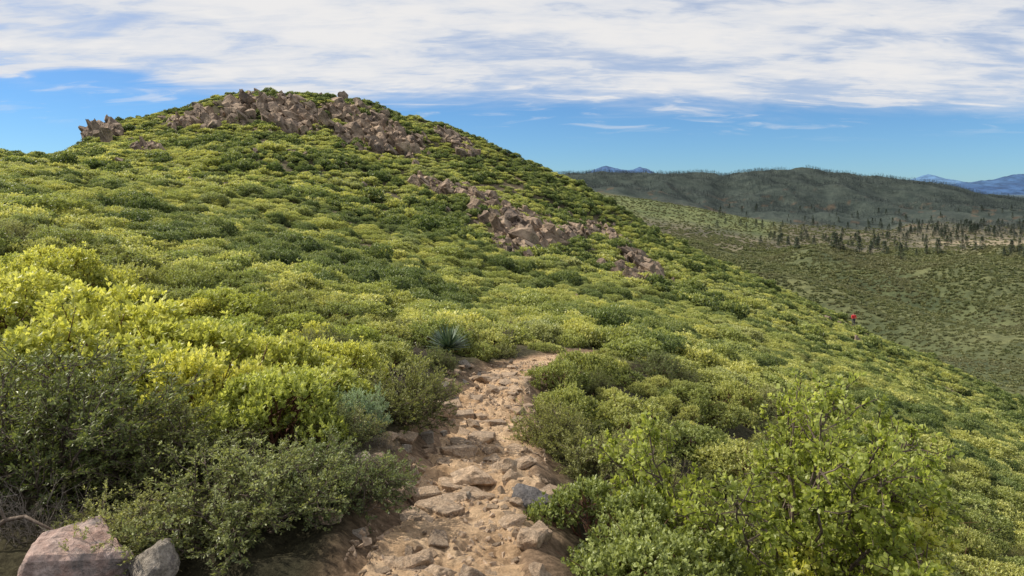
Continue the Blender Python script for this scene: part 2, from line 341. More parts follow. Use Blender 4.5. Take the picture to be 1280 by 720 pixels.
def manz(name,seed,R,Hh,n,k,L,W,m,lobes=26):
    rng=np.random.default_rng(seed); T,Nn,C,r=mound_pts(rng,n,R,Hh,lobes,.45)
    A=nrm(Nn+np.array([0,0,.8])+rng.normal(size=Nn.shape)*.25)
    V,Q=whorl_leaves(rng,T,A,k,L,W,back=.06)
    hh=np.repeat(T[:,2]/Hh,k); sh=np.repeat(rng.normal(0,.15,len(T)),k); tint=np.clip(rng.normal(.4,.15,len(Q))+sh+(hh-.5)*.6,0,1)  # random leaf tone, plus painted shade: low leaves darker, crown lighter
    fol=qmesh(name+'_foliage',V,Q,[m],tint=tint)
    SL,SR=stems_for(rng,C,lobes,.014); sv,sq=tubes(SL,SR); st=qmesh(name+'_branches',sv,sq,[M_redbark])
    return fol,st
def manz_far(name,seed,R,Hh,n,L,W,m,lobes=14,spike=.0):
    """shrub seen from afar: tufts of three upright leaves on a lobed crown"""
    rng=np.random.default_rng(seed); T,Nn,C,r=mound_pts(rng,n,R,Hh,lobes,.5)
    k=3; A=nrm(Nn+np.array([0,0,.7+spike])+rng.normal(size=Nn.shape)*.35)
    V,Q=whorl_leaves(rng,T,A,k,L,W,.3,1.3,L*.6)
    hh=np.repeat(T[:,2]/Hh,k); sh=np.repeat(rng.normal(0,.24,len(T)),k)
    tint=np.clip(rng.normal(.41,.12,n*k)+sh+(hh-.5)*.9,0,1)  # tint drops towards the base, painting shaded gaps between the mounds
    return qmesh(name,V,Q,[m],tint=tint)
def wand(name,seed,R,Hh,nmain,nside,nsub,nleaf,L,W,m,mb,rad=.009,tilt=(.5,1.2),open_=.35,sl=(.14,.3),flat=.35,even=.6):
    rng=np.random.default_rng(seed); SL=[];SR=[];sh_a=[];sh_b=[]
    for i in range(nmain):
        az=rng.uniform(0,6.283); rr=math.sqrt(rng.uniform(0,1)); top=np.array([math.cos(az)*R*.8*rr,math.sin(az)*R*.8*rr,Hh*(.95-.45*rr**2)*rng.uniform(even,1.0)])
        b=np.array([rng.normal()*.05,rng.normal()*.05,-.05]); m_=b*.45+top*.55+np.array([top[0]*.2,top[1]*.2,-Hh*.1])+rng.normal(size=3)*.04
        t=np.linspace(0,1,8)[:,None]; P=(1-t)**2*b+2*t*(1-t)*m_+t*t*top; P+=rng.normal(size=P.shape)*.012*Hh
        SL.append(P); SR.append(np.linspace(rad,rad*.25,8))
        for j in range(nside):
            f=rng.uniform(open_,1)*6.99; k=int(f); s=P[k]*(1-f+k)+P[k+1]*(f-k)
            out=nrm(np.array([s[0],s[1],Hh*flat])/max(R,.01)+rng.normal(size=3)*.55); ln=rng.uniform(*sl)*(R+Hh)*.7
            e=s+out*ln; mm=(s+e)/2+np.array([0,0,-.01])+rng.normal(size=3)*.015
            if e[2]<.03: continue
            SL.append(np.stack([s,mm,e])); SR.append(np.array([rad*.35,rad*.25,rad*.12])); sh_a.append(s); sh_b.append(e)
            for q in range(nsub):
                g_=rng.uniform(.3,.95); s2=s+(e-s)*g_; e2=s2+nrm(out+rng.normal(size=3)*.6+np.array([0,0,.25]))*ln*.5
                SL.append(np.stack([s2,e2])); SR.append(np.array([rad*.2,rad*.08])); sh_a.append(s2); sh_b.append(e2)
    A0=np.array(sh_a);B0=np.array(sh_b); n=len(A0)
    sv,sq=tubes(SL,SR); st=qmesh(name+'_branches',sv,sq,[mb])
    if nleaf==0: return None,st
    f=rng.uniform(.15,1.02,(n,nleaf,1)); T=(A0[:,None]*(1-f)+B0[:,None]*f).reshape(-1,3); A=np.repeat(nrm(B0-A0),nleaf,0)
    V,Q=whorl_leaves(rng,T,A,1,L,W,tilt[0],tilt[1],.0)
    tint=np.clip(rng.normal(.42,.2,len(Q))+(T[:,2]/Hh-.5)*.5,0,1)  # lower leaves tinted darker as painted inner shade, over random leaf tone
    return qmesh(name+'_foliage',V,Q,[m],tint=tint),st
NEAR={'manz':[manz('manzanita_%s'%w,10+i,.7,.58,1700,8,.034,.02,M_manz) for i,w in enumerate('abc')],
'bright':[manz('bright_manzanita_%s'%w,20+i,.7,.62,1400,9,.042,.023,M_bright) for i,w in enumerate('abc')],
'cham':[wand('dark_shrub_%s'%w,30+i,.6,.7,46,10,3,16,.022,.0085,M_cham,M_bark) for i,w in enumerate('ab')],
'grey':[wand('grey_shrub_%s'%w,40+i,.55,.55,42,9,3,16,.022,.010,M_grey,M_bark) for i,w in enumerate('ab')]}
MID={'manz':[manz_far('manzanita_mid',50+i,.78,.46,1800,.056,.034,M_manz,38) for i in range(4)],
'cham':[manz_far('dark_mid',54+i,.65,.58,1800,.058,.024,M_dark,34,.6) for i in range(3)],
'grey':[manz_far('grey_mid',57+i,.6,.46,1600,.055,.024,M_grey,30,.6) for i in range(2)]}
FAR={'manz':[manz_far('manzanita_far',60+i,.78,.44,420,.12,.07,M_manz,28) for i in range(4)],
'cham':[manz_far('dark_far',65+i,.68,.62,400,.12,.06,M_dark,26,.5) for i in range(3)],
'grey':[manz_far('grey_far',69+i,.62,.44,350,.12,.06,M_grey,24,.5) for i in range(2)]}
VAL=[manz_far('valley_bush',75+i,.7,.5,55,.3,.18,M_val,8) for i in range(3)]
def place(me_pair,name,x,y,s,sz=None,rz=None,label='',cat='shrub',group=None,sink=.05,parts=('foliage','branches'),sxy=None):
    z=Hs(x,y)-sink
    r=random.uniform(0,6.283) if rz is None else rz
    if isinstance(me_pair,tuple):
        e=obj(name,None,loc=(x,y,z)); e.empty_display_size=.1
        e.rotation_euler=(0,0,r); e.scale=(s,s,sz or s)
        for me,pn in zip(me_pair,parts):
            if me: obj(pn,me,e)
    else:
        e=obj(name,me_pair,loc=(x,y,z)); e.rotation_euler=(0,0,r); e.scale=(s*random.uniform(.8,1.25),s*random.uniform(.8,1.25),sz or s)
    tag(e,label,cat,group); return e
# ------------------------------------------------------------------ hand placed foreground plants
HAND=[]
def X(px,Y): return (px-640)/FPX*Y
def hand(kind,i,px,Y,R,Hh,label,name,group=None):
    pr=NEAR[kind][i]; bR={'manz':.7,'bright':.7,'cham':.6,'grey':.55}[kind]; bH={'manz':.58,'bright':.62,'cham':.7,'grey':.55}[kind]
    x=X(px,Y); HAND.append((x,Y,R)); return place(pr,name,x,Y,R/bR,Hh/bH,label=label,group=group)
hand('cham',0,70,3.95,.75,.72,'large dark green shrub at the left edge behind the pink boulder','dark_shrub')
hand('cham',1,205,4.0,.5,.46,'dark green shrub in shade between the left edge shrub and the yellow bushes','dark_shrub')
hand('grey',0,295,3.4,.48,.4,'dusty green fine-leaved shrub at the bottom left beside the path','fine_leaved_shrub')
hand('grey',1,412,3.7,.4,.34,'dusty green fine-leaved shrub leaning over the left bank of the path','fine_leaved_shrub')
hand('bright',2,345,4.4,.46,.46,'yellow-green manzanita low on the slope just above the dusty green shrubs','manzanita_shrub')
hand('bright',0,262,4.65,.5,.54,'yellow-green manzanita in the band running down towards the path','manzanita_shrub')
hand('grey',0,424,4.5,.28,.28,'low dusty green shrub between the low manzanita and the pale sagebrush','fine_leaved_shrub')
hand('grey',1,160,3.2,.34,.3,'low grey-green shrub behind the two bottom left boulders','fine_leaved_shrub')
hand('bright',0,110,5.4,.85,.72,'bright yellow-green manzanita above the dark left shrub','manzanita_shrub')
hand('bright',1,205,5.2,.7,.6,'brightest yellow manzanita bush on the left slope','manzanita_shrub')
hand('bright',2,325,5.6,.55,.54,'yellow-green manzanita nearest the left bank of the path','manzanita_shrub')
hand('bright',1,-10,6.2,.85,.7,'yellow-green manzanita cut by the left edge of the photo','manzanita_shrub')
hand('bright',1,412,5.9,.45,.42,'yellow-green manzanita above the pale sagebrush','manzanita_shrub')
hand('manz',2,478,7.7,.45,.38,'olive green manzanita above the left bank below the yucca','manzanita_shrub')
hand('cham',0,698,5.95,.4,.48,'rounded dark green shrub overhanging the right side of the path','dark_shrub')
hand('grey',1,752,5.5,.36,.44,'grey-green shrub between the overhanging shrub and the scrub oak','fine_leaved_shrub')
hand('manz',0,745,3.8,.42,.38,'pale yellow-green manzanita by the dark stone at the bottom','manzanita_shrub')
hand('manz',2,820,3.3,.48,.38,'pale yellow-green manzanita under the left side of the scrub oak','manzanita_shrub')
hand('cham',1,830,4.6,.42,.5,'dark shrub behind the left branches of the scrub oak','dark_shrub')
hand('manz',0,1200,4.4,.6,.45,'manzanita under the right branches of the scrub oak','manzanita_shrub')
hand('cham',0,1010,4.9,.7,.6,'dark shrub in the shade behind the foot of the scrub oak','dark_shrub')
hand('grey',1,548,8.6,.2,.32,'small upright grey-green shrub at the path bend below the yucca','fine_leaved_shrub')
hand('manz',1,708,7.6,.4,.4,'olive green manzanita right of the path above the overhanging shrub','manzanita_shrub')
hand('manz',2,695,9.2,.42,.38,'low manzanita in front of the spot where the path turns right','manzanita_shrub')
hand('manz',0,732,10.3,.5,.48,'olive green manzanita hiding the right end of the path','manzanita_shrub')
sage=wand('sage',90,.5,.5,50,8,3,18,.022,.0095,M_sage,M_dead)
x=X(446,4.9); HAND.append((x,4.9,.22)); place(sage,'sagebrush',x,4.9,.42,.62,label='small pale silvery green sagebrush on the left bank of the path',cat='sagebrush')
dryb=wand('drybush',91,.5,.5,36,8,3,5,.018,.006,M_dry,M_dead)
for px,Y,s,lb in ((522,9.0,.4,'small dry brown shrub between the yucca and the path'),(490,6.6,.34,'dry brown shrub at the top of the left bank'),(478,4.5,.26,'small dry brown shrub low on the left bank'),(508,5.9,.3,'dry brown tuft on the left bank beside the path'),(462,4.1,.3,'dry brown tuft at the foot of the left bank in the foreground'),(720,4.6,.34,'dry brown tuft at the right edge of the path under the shrubs'),(648,15.5,.9,'dry grey brown bush on the slope beyond the path bend'),(625,13.2,.6,'dry brown bush above the far end of the path')):
    x=X(px,Y); HAND.append((x,Y,.12)); place(dryb,'dry_shrub',x,Y,s,label=lb)
_,deadst=wand('deadbush',92,.6,.45,26,8,3,0,0,0,None,M_dead,rad=.008,open_=.2)
for px,Y,s,lb in ((35,3.25,.62,'leafless grey dead shrub at the left edge above the pink boulder'),):
    x=X(px,Y); HAND.append((x,Y,.2))
    o=place(deadst,'dead_shrub',x,Y,s,label=lb,cat='dead shrub')
# scrub oak
oak=wand('scrub_oak',97,1.15,1.4,30,20,4,12,.033,.025,M_oak,M_bark,rad=.015,tilt=(.4,1.4),open_=.28,sl=(.06,.15),flat=.25,even=.86)
x=X(975,4.1); HAND.append((x,4.1,.85)); place(oak,'scrub_oak',x,4.1,1.0,1.04,rz=1.0,label='tall open scrub oak with light green leaves and thin dark branches, right foreground',cat='shrub',parts=('leaves','branches'))
oak2=wand('scrub_oak_small',98,.65,.9,20,14,4,12,.032,.025,M_oak,M_bark,rad=.01,tilt=(.4,1.4),open_=.22,sl=(.08,.2),flat=.25,even=.84)
x=X(1115,3.75); HAND.append((x,3.75,.4)); place(oak2,'scrub_oak',x,3.75,1.0,label='lower leafy scrub oak in front of the right side of the tall one',cat='shrub',parts=('leaves','branches'))
# yucca
def yucca():
    rng=np.random.default_rng(5); n=190
    dd=nrm(rng.normal(size=(n,3))+np.array([0,0,.55])); dd[:,2]=np.abs(dd[:,2])*.98+.02
    dd=nrm(dd); S=nrm(np.cross(dd,np.array([0,0,1.])+rng.normal(size=(n,3))*.1))
    Ln=rng.uniform(.24,.31,n)[:,None]; W=.013
    Nn=np.cross(dd,S); b=np.array([0,0,.07])+dd*.03
    v=np.stack([b-S*W,b+S*W,b+dd*Ln*.5+S*W,b+dd*Ln*.5-S*W,b+dd*Ln+S*.001,b+dd*Ln-S*.001],1)
    v[:,2:4]+=Nn[:,None]*.004; V=v.reshape(-1,3); k=np.arange(n)*6
    Q=np.concatenate([np.stack([k,k+1,k+2,k+3],1),np.stack([k+3,k+2,k+4,k+5],1)])
    return qmesh('yucca',V,Q,[M_yucca],tint=np.tile(rng.uniform(.1,1,n),2))
x=X(560,9.5); HAND.append((x,9.5,.55)); HAND.append((x-.05,8.9,.4)); HAND.append((x-.05,8.4,.3)); place(yucca(),'yucca',x,9.5,.95,label='spiky blue-green yucca rosette on the slope left of the path bend',cat='yucca',sink=-.1)
# ------------------------------------------------------------------ rocks
def rock_mesh(name,seed,m,detail=0,pts=16,sx=1,sy=.8,sz=.6,rough=.05,box=False,bev=.035):
    rnd=random.Random(seed); bm=bmesh.new()
    if box:
        for cxx in (-1,1):
            for cyy in (-1,1):
                for czz in (-1,1):
                    for q in range(rnd.choice((1,1,2))):
                        bm.verts.new((cxx*rnd.uniform(.4,1)*sx*.5,cyy*rnd.uniform(.4,1)*sy*.5,czz*rnd.uniform(.4,1)*sz*.5))
    else:
        for i in range(pts):
            v=Vector((rnd.gauss(0,1),rnd.gauss(0,1),rnd.gauss(0,1))).normalized()*rnd.uniform(.75,1.0)
            bm.verts.new((v.x*sx*.55,v.y*sy*.55,v.z*sz*.55))
    r=bmesh.ops.convex_hull(bm,input=bm.verts)
    bmesh.ops.delete(bm,geom=[g_ for g_ in r['geom_interior'] if isinstance(g_,bmesh.types.BMVert)],context='VERTS')
    bmesh.ops.dissolve_limit(bm,angle_limit=.25,verts=bm.verts,edges=bm.edges)
    if detail:
        if bev: bmesh.ops.bevel(bm,geom=list(bm.edges),offset=bev,segments=1,affect='EDGES',profile=.5)
        bmesh.ops.triangulate(bm,faces=bm.faces)
        for k in range(detail):
            bmesh.ops.subdivide_edges(bm,edges=bm.edges,cuts=1,use_grid_fill=True)
            bmesh.ops.triangulate(bm,faces=bm.faces)
        for v in bm.verts:
            p=v.co*2.6+Vector((seed,0,0)); q=v.co*8+Vector((0,seed,0))
            v.co+=v.co.normalized()*(mnoise.noise(p)*rough*1.4+mnoise.noise(q)*rough*.8)
    me=bpy.data.meshes.new(name); bm.to_mesh(me); bm.free(); me.materials.append(m)
    return me
STONES=[rock_mesh('stone',100+i,M_stone,1,11+i%3,1,.7,.5,.06,i%3==0,.025) for i in range(12)]
GREYS=[rock_mesh('grey_stone',120+i,M_greyst,1,11,1,.75,.6,.06,i%2==0,.025) for i in range(4)]
SLABS=[rock_mesh('slab',131+i,M_stone,2,10+i,1,.7,.3,.04,i%2==1,.012) for i in range(6)]
DSLAB=rock_mesh('dark_slab',151,M_slate,2,11,1,.75,.42,.05,False,.02)
def rock(me,name,px,Y,w,label,group=None,rot=(0,0,0),sz=1,lift=.2,cat='rock',onpath=True):
    x=X(px,Y); z=(float(path_z(np.array([x]),np.array([Y]))[0]) if onpath else Hs(x,Y))
    o=obj(name,me,loc=(x,Y,z+w*lift*.5)); o.rotation_euler=rot; o.scale=(w,w,w*sz); tag(o,label,cat,group); return o
PINK=rock_mesh('pink_boulder',158,M_pink,4,13,1,.85,.6,.035,True,.035); GB=rock_mesh('grey_boulder',168,M_greyst,3,14,.95,.85,.85,.04,False,.04)
rock(PINK,'boulder',86,2.95,.44,'large pinkish grey boulder at the bottom left corner',rot=(.12,.05,.6),lift=.12,cat='boulder',onpath=False)
rock(GB,'boulder',199,2.95,.27,'small grey boulder right of the pinkish one',rot=(0,.1,.9),lift=.45,cat='boulder',onpath=False)
rock(SLABS[0],'flat_stone',592,4.62,.44,'flat tan slab set across the middle of the path',rot=(.05,.03,.2),cat='rock',lift=.18)
rock(DSLAB,'stone',664,3.95,.32,'dark grey angular stone on the right edge of the path',rot=(.25,.1,.5),lift=.35)
rock(STONES[1],'stone',668,3.5,.28,'large tan stone at the bottom right of the path below the dark stone',rot=(.1,.25,1.2),lift=.3)
rock(STONES[2],'stone',535,4.15,.2,'rounded tan stone on the left side of the path',rot=(0,.1,.2),lift=.5)
rock(STONES[3],'stone',549,6.4,.3,'tan stone at the foot of the left bank halfway up the path',rot=(0,.3,.6),lift=.4)
rock(STONES[4],'stone',520,3.85,.3,'long low stone embedded at the lower left of the path',rot=(0,.1,2.2),lift=.2,sz=.6)
rock(STONES[5],'stone',634,4.75,.22,'stone just right of the flat slab',rot=(.1,.1,1.2),lift=.4)
rock(GREYS[1],'stone',655,4.35,.18,'grey brown stone above the dark angular stone',rot=(.1,.3,.2),lift=.4)
rock(STONES[0],'stone',688,4.2,.2,'tan stone wedged against the shrubs right of the dark stone',rot=(.1,.1,.9),lift=.4)
rock(SLABS[1],'flat_stone',600,5.9,.34,'low slab across the path above the middle',rot=(.05,.1,1.5),cat='rock',lift=.08)
rock(SLABS[2],'flat_stone',628,8.3,.26,'low slab on the path near the bend',rot=(.05,.1,.5),cat='rock',lift=.08)
rnd=random.Random(3)
for i in range(44):
    Y=3.0+rnd.random()**1.2*7.5; k=int(np.argmin(abs(TS[:,1]-Y))); off=rnd.uniform(-.95,.95)*TS[k,3]; x=TS[k,0]+off; w=rnd.uniform(.12,.34)
    sd='left' if off<0 else 'right'; nr='near' if Y<5.2 else 'far'
    rock(rnd.choice(SLABS),'flat_stone',640+x/Y*FPX,Y,w,'flat tan slab half buried in the %s %s part of the path'%(nr,sd),group='half buried slabs in the %s %s of the path'%(nr,sd),rot=(rnd.uniform(-.2,.2),rnd.uniform(-.2,.2),rnd.uniform(0,6)),lift=rnd.uniform(-.02,.13),sz=rnd.uniform(.8,1.3))
for i in range(240):
    s=rnd.uniform(0,1)**1.25; Y=3.0+s*8.2; k=int(np.argmin(abs(TS[:,1]-Y))); side=rnd.choice([-1,1,1]); off=side*min(1.15,abs(rnd.gauss(.65,.45)))*TS[k,3]
    x=TS[k,0]+off; w=rnd.choice([.03,.04,.05,.06,.08,.1,.14])*rnd.uniform(.8,1.3)
    me=rnd.choice(STONES+GREYS[:1]); px=640+x/Y*FPX
    nr=Y<5.2; sd='left' if side<0 else 'right'
    rock(me,'stone',px,Y,w,('small tan stone on the near %s part of the path'%sd) if nr else ('small tan stone on the far %s part of the path'%sd),group='small stones on the %s %s of the path'%('near' if nr else 'far',sd),rot=(rnd.uniform(-.6,.6),rnd.uniform(-.6,.6),rnd.uniform(0,6)),lift=rnd.uniform(.1,.4),sz=rnd.uniform(.6,1.1))
for i in range(60):
    Y=rnd.uniform(3.3,9.5); k=int(np.argmin(abs(TS[:,1]-Y))); x=TS[k,0]-TS[k,3]-rnd.uniform(.0,.32); w=rnd.uniform(.05,.2)
    rock(rnd.choice(STONES+GREYS),'stone',640+x/Y*FPX,Y,w,'brown stone embedded in the left bank of the path',group='stones in the left bank',rot=(rnd.uniform(-.4,.4),rnd.uniform(-.4,.4),rnd.uniform(0,6)),lift=.2,onpath=False)
def poly_arrays(me):
    v=np.empty(len(me.vertices)*3); me.vertices.foreach_get('co',v); return v.reshape(-1,3),[list(p.vertices) for p in me.polygons]
def merge(name,items,m):
    VV_=[];FF=[];n=0
    for (v,f),M in items:
        M=np.array(M); VV_.append(v@M[:3,:3].T+M[:3,3]); FF+= [[q+n for q in p] for p in f]; n+=len(v)
    me=bpy.data.meshes.new(name); me.from_pydata(np.concatenate(VV_).tolist(),[],FF); me.materials.append(m); me.update(); return me
pebs=[poly_arrays(rock_mesh('pebble',200+i,M_stone,0,9,1,.8,.6)) for i in range(5)]
items=[]; n=9500
Yp=2.6+RNG.uniform(0,1,n)**1.3*9.8; kk=np.array([np.argmin(abs(TS[:,1]-q)) for q in Yp])
xp=TS[kk,0]+RNG.normal(0,.8,n)*TS[kk,3]; xp=np.clip(xp,TS[kk,0]-TS[kk,3]*1.4,TS[kk,0]+TS[kk,3]*1.25)
kp=RNG.uniform(-.2,.15,n)<fbm(xp*2.5,Yp*2.5,3,72); xp,Yp=xp[kp],Yp[kp]
zp=path_z(xp,Yp)+.008
for i in range(len(xp)):
    w=.008+.05*random.random()**3
    M=Matrix.Translation((xp[i],Yp[i],zp[i]))@Euler((random.uniform(0,6),random.uniform(0,6),random.uniform(0,6))).to_matrix().to_4x4()@Matrix.Scale(w,4)
    items.append((pebs[i%5],M))
gv_=obj('gravel',merge('gravel',items,M_stone)); tag(gv_,'loose gravel and pebbles strewn on the dirt path','gravel',kind='stuff')
# outcrops
BL=[poly_arrays(rock_mesh('block',300+i,M_rock,1,10+i%4,1,.65,1.0,.12,box=(i%4==0),bev=0)) for i in range(18)]
OUTC=[]
def outcrop(seed,line,spread,n,smin,smax,label,where,name='rock_outcrop',up=.08):
    rn=random.Random(seed); its=[]; ps=[]
    for i in range(n):
        k=rn.uniform(0,len(line)-1.001); a=int(k); f=k-a
        px=line[a][0]*(1-f)+line[a+1][0]*f+rn.gauss(0,spread*.7); py=line[a][1]*(1-f)+line[a+1][1]*f+rn.gauss(0,spread*.5)
        p=at_pix(px,py+4,30)
        if p is None or p[1]>135: continue
        w=rn.uniform(smin,smax)*rn.choice((.6,.8,1,1,1.2,1.7))
        OUTC.append((p[0],p[1],w))
        M=Matrix.Translation(Vector(p)+Vector((0,0,w*up)))@Euler((rn.gauss(.2,.2),rn.gauss(-.6,.2),rn.gauss(.5,.4))).to_matrix().to_4x4()@Matrix.Diagonal((w*rn.uniform(.4,.8),w*rn.uniform(.8,1.6),w*rn.uniform(.8,1.4),1))
        its.append((rn.choice(BL),M)); ps.append((Vector(p),w))
    m=len(ps); comp=list(range(m))
    def find(i):
        while comp[i]!=i: i=comp[i]
        return i
    for i in range(m):
        for j in range(i):
            if (ps[i][0]-ps[j][0]).length<(ps[i][1]+ps[j][1])*.38: comp[find(i)]=find(j)
    cl={}
    for i in range(m): cl.setdefault(find(i),[]).append(i)
    first=True
    for c in sorted(cl.values(),key=len,reverse=True):
        P0=ps[c[0]][0]; T=Matrix.Translation(-P0)
        o=obj(name if len(c)>2 else 'boulder',merge(name,[(its[i][0],T@its[i][1]) for i in c],M_rock),loc=P0)
        if first: tag(o,label,'rock outcrop'); first=False
        else: tag(o,'brown rock lying apart from '+where,'rock outcrop' if len(c)>2 else 'boulder','rocks around '+where)
outcrop(1,[(108,174),(122,160),(148,166)],8,80,.8,1.7,'rounded rock knob on the skyline at the left end of the summit ridge','the left skyline knob',up=.25)
outcrop(2,[(165,182),(200,186)],5,40,.65,1.3,'small rock cluster just right of the left skyline knob','the cluster right of the knob')
outcrop(3,[(218,156),(245,143),(275,150)],10,140,.7,1.45,'brown crags on the left shoulder of the summit','the left shoulder crags',up=.12)
outcrop(4,[(285,140),(330,127),(380,139),(350,154),(400,152)],15,380,.7,1.55,'largest rock outcrop directly under the summit','the summit outcrop',up=.16)
outcrop(5,[(415,134),(455,146),(480,162),(520,186),(430,167)],15,340,.7,1.5,'broken crags descending right from the summit','the crags right of the summit',up=.12)
outcrop(6,[(545,163),(575,175),(592,189)],8,90,.65,1.3,'crags on the right skyline below the summit','the right skyline crags')
outcrop(7,[(525,224),(575,238),(615,250)],8,180,.5,1.1,'upper narrow end of the middle slope outcrop','the upper middle outcrop',up=.12)
outcrop(8,[(600,252),(635,268),(665,285),(690,298),(640,298),(655,314)],16,420,.5,1.2,'large jumbled outcrop in the middle of the slope','the large middle outcrop',up=.12)
outcrop(9,[(700,290),(745,284),(770,300),(800,325),(822,345)],9,300,.45,1.1,'long outcrop running down the right side of the slope','the long right outcrop',up=.12)
outcrop(10,[(762,325),(790,345),(815,350)],8,110,.4,.95,'low rocks at the foot of the right slope outcrop','the foot of the right outcrop')
LB=[rock_mesh('loose_boulder',330+i,M_rock,1,12,1,.8,.7,.08,False,0) for i in range(4)]
for px,py in [(280,232),(292,234),(236,226),(365,190),(380,193),(430,205),(700,262),(712,268),(705,300),(735,330),(840,352),(560,262),(585,270),(700,380),(722,372),(610,345),(668,408),(1035,398),(1048,404),(1072,425),(770,372),(455,232),(150,200),(320,190),(520,205),(1240,590),(1250,636)]:
    p=at_pix(px,py+3,12)
    if p is None or p[1]>125: continue
    w=p[1]*rnd.uniform(.011,.017); OUTC.append((p[0],p[1],w*1.3))
    up=py<300
    o=obj('boulder',rnd.choice(LB),loc=(p[0],p[1],p[2]+w*.2)); o.rotation_euler=(rnd.uniform(-.3,.3),rnd.uniform(-.3,.3),rnd.uniform(0,6)); o.scale=(w,w,w)
    tag(o,'loose boulder among the shrubs on the upper slope' if up else 'loose boulder among the shrubs on the lower slope','boulder','loose boulders on the upper slope' if up else 'loose boulders on the lower slope')
# ------------------------------------------------------------------ hillside shrubs
def hexpts(y0,y1,s,ulim=.86):
    ys=np.arange(y0,y1,s*.866); out=[]
    for r,yy in enumerate(ys):
        xs=np.arange(-ulim*yy-1,ulim*yy+1,s)+(r%2)*s*.5; out.append(np.stack([xs,np.full(len(xs),yy)],1))
    P=np.concatenate(out); return P+RNG.uniform(-.48,.48,P.shape)*s
cand=np.concatenate([hexpts(3.2,14,.66),hexpts(14,45,.66),hexpts(45,145,.76)])
x,y=cand[:,0],cand[:,1]; dtr,_,hwt=trail_q(x,y)
sc=(.36+.64*RNG.uniform(0,1,len(x))**1.2)*np.where(y<14,.86,.9)*(1+.5*(RNG.uniform(0,1,len(x))<.06)*(y>18))
kn=fbm(x/4,y/7,4,21)+RNG.normal(0,.1,len(x))+.1*sstep(60,100,y)
kind=np.where(kn>.1,1,np.where(kn<-.19,2,0))
kind=np.where((y<15)&(kind==1)&(RNG.uniform(0,1,len(x))<.6),0,kind)
ok=(dtr>hwt+.7*sc*.54)&(np.hypot(x,y)>3.4)
ok&=~((y<11)&(x<0)&(dtr<hwt+.22))
nearbend=(np.hypot(x-.7,y-10.2)<1.6); sc=np.where(nearbend,np.minimum(sc,.5),sc)
for hx,hy,hr in HAND: ok&=np.hypot(x-hx,y-hy)>(hr*.68+.2)
OC=np.array(OUTC); keepr=RNG.uniform(0,1,len(x))<.26
for i in range(0,len(x),4000):
    D=np.hypot(x[i:i+4000,None]-OC[None,:,0],y[i:i+4000,None]-OC[None,:,1])
    ok[i:i+4000]&=~((D<OC[None,:,2]*.55+.1).any(1)&~keepr[i:i+4000])
ok&=~((np.abs(x-46.0)<3.6)&(y>95)&(y<106))
bare=fbm(x/3,y/3,4,12); ok&=~((bare>.21)&(y>14))
ok&=~((y<4.2)&(np.abs(x+.2)<1.0))
ok&=~((y<3.9)&(x<0))
x,y,sc,kind=x[ok],y[ok],sc[ok],kind[ok]
z=H(x,y)
o_=np.argsort(y); x,y,z,sc,kind=x[o_],y[o_],z[o_],sc[o_],kind[o_]
top=240-(z+.6)/y*FPX; ppx=640+x/y*FPX
inv=(ppx>-60)&(ppx<1340)&(top<730)
KN=['manz','cham','grey']; CN=['manzanita_shrub','dark_shrub','fine_leaved_shrub']; WD=['olive green manzanita mound','dark green shrub','grey-green fine-leaved shrub']
ind=np.zeros(len(x),bool); ind[np.where(inv)[0][:280]]=True
print('candidates',len(x),'ymax individual',y[ind].max())
for i in np.where(ind)[0]:
    k=KN[kind[i]]
    near=y[i]<12.5
    if near: pr=random.choice(NEAR[k])
    else: pr=random.choice(MID[k])
    if k=='manz' and near and ppx[i]<460 and y[i]<9: pr=random.choice(NEAR['bright'])
    p=ppx[i]; Yd=y[i]
    if Yd<8: zone='in the front rows left of the path' if p<600 else 'in the front rows right of the path'
    elif Yd<12.5: zone='on the slope level with the yucca, left of the path' if p<600 else 'beside the path bend, right of the path'
    else: zone='on the left slope beyond the yucca' if p<500 else ('on the slope just beyond the path bend' if p<800 else 'on the right slope beyond the scrub oak')
    s=sc[i]; place(pr,CN[kind[i]],x[i],y[i],s,s*random.uniform(.75,1.15),label=WD[kind[i]]+' '+zone,group=WD[kind[i]]+'s '+zone)
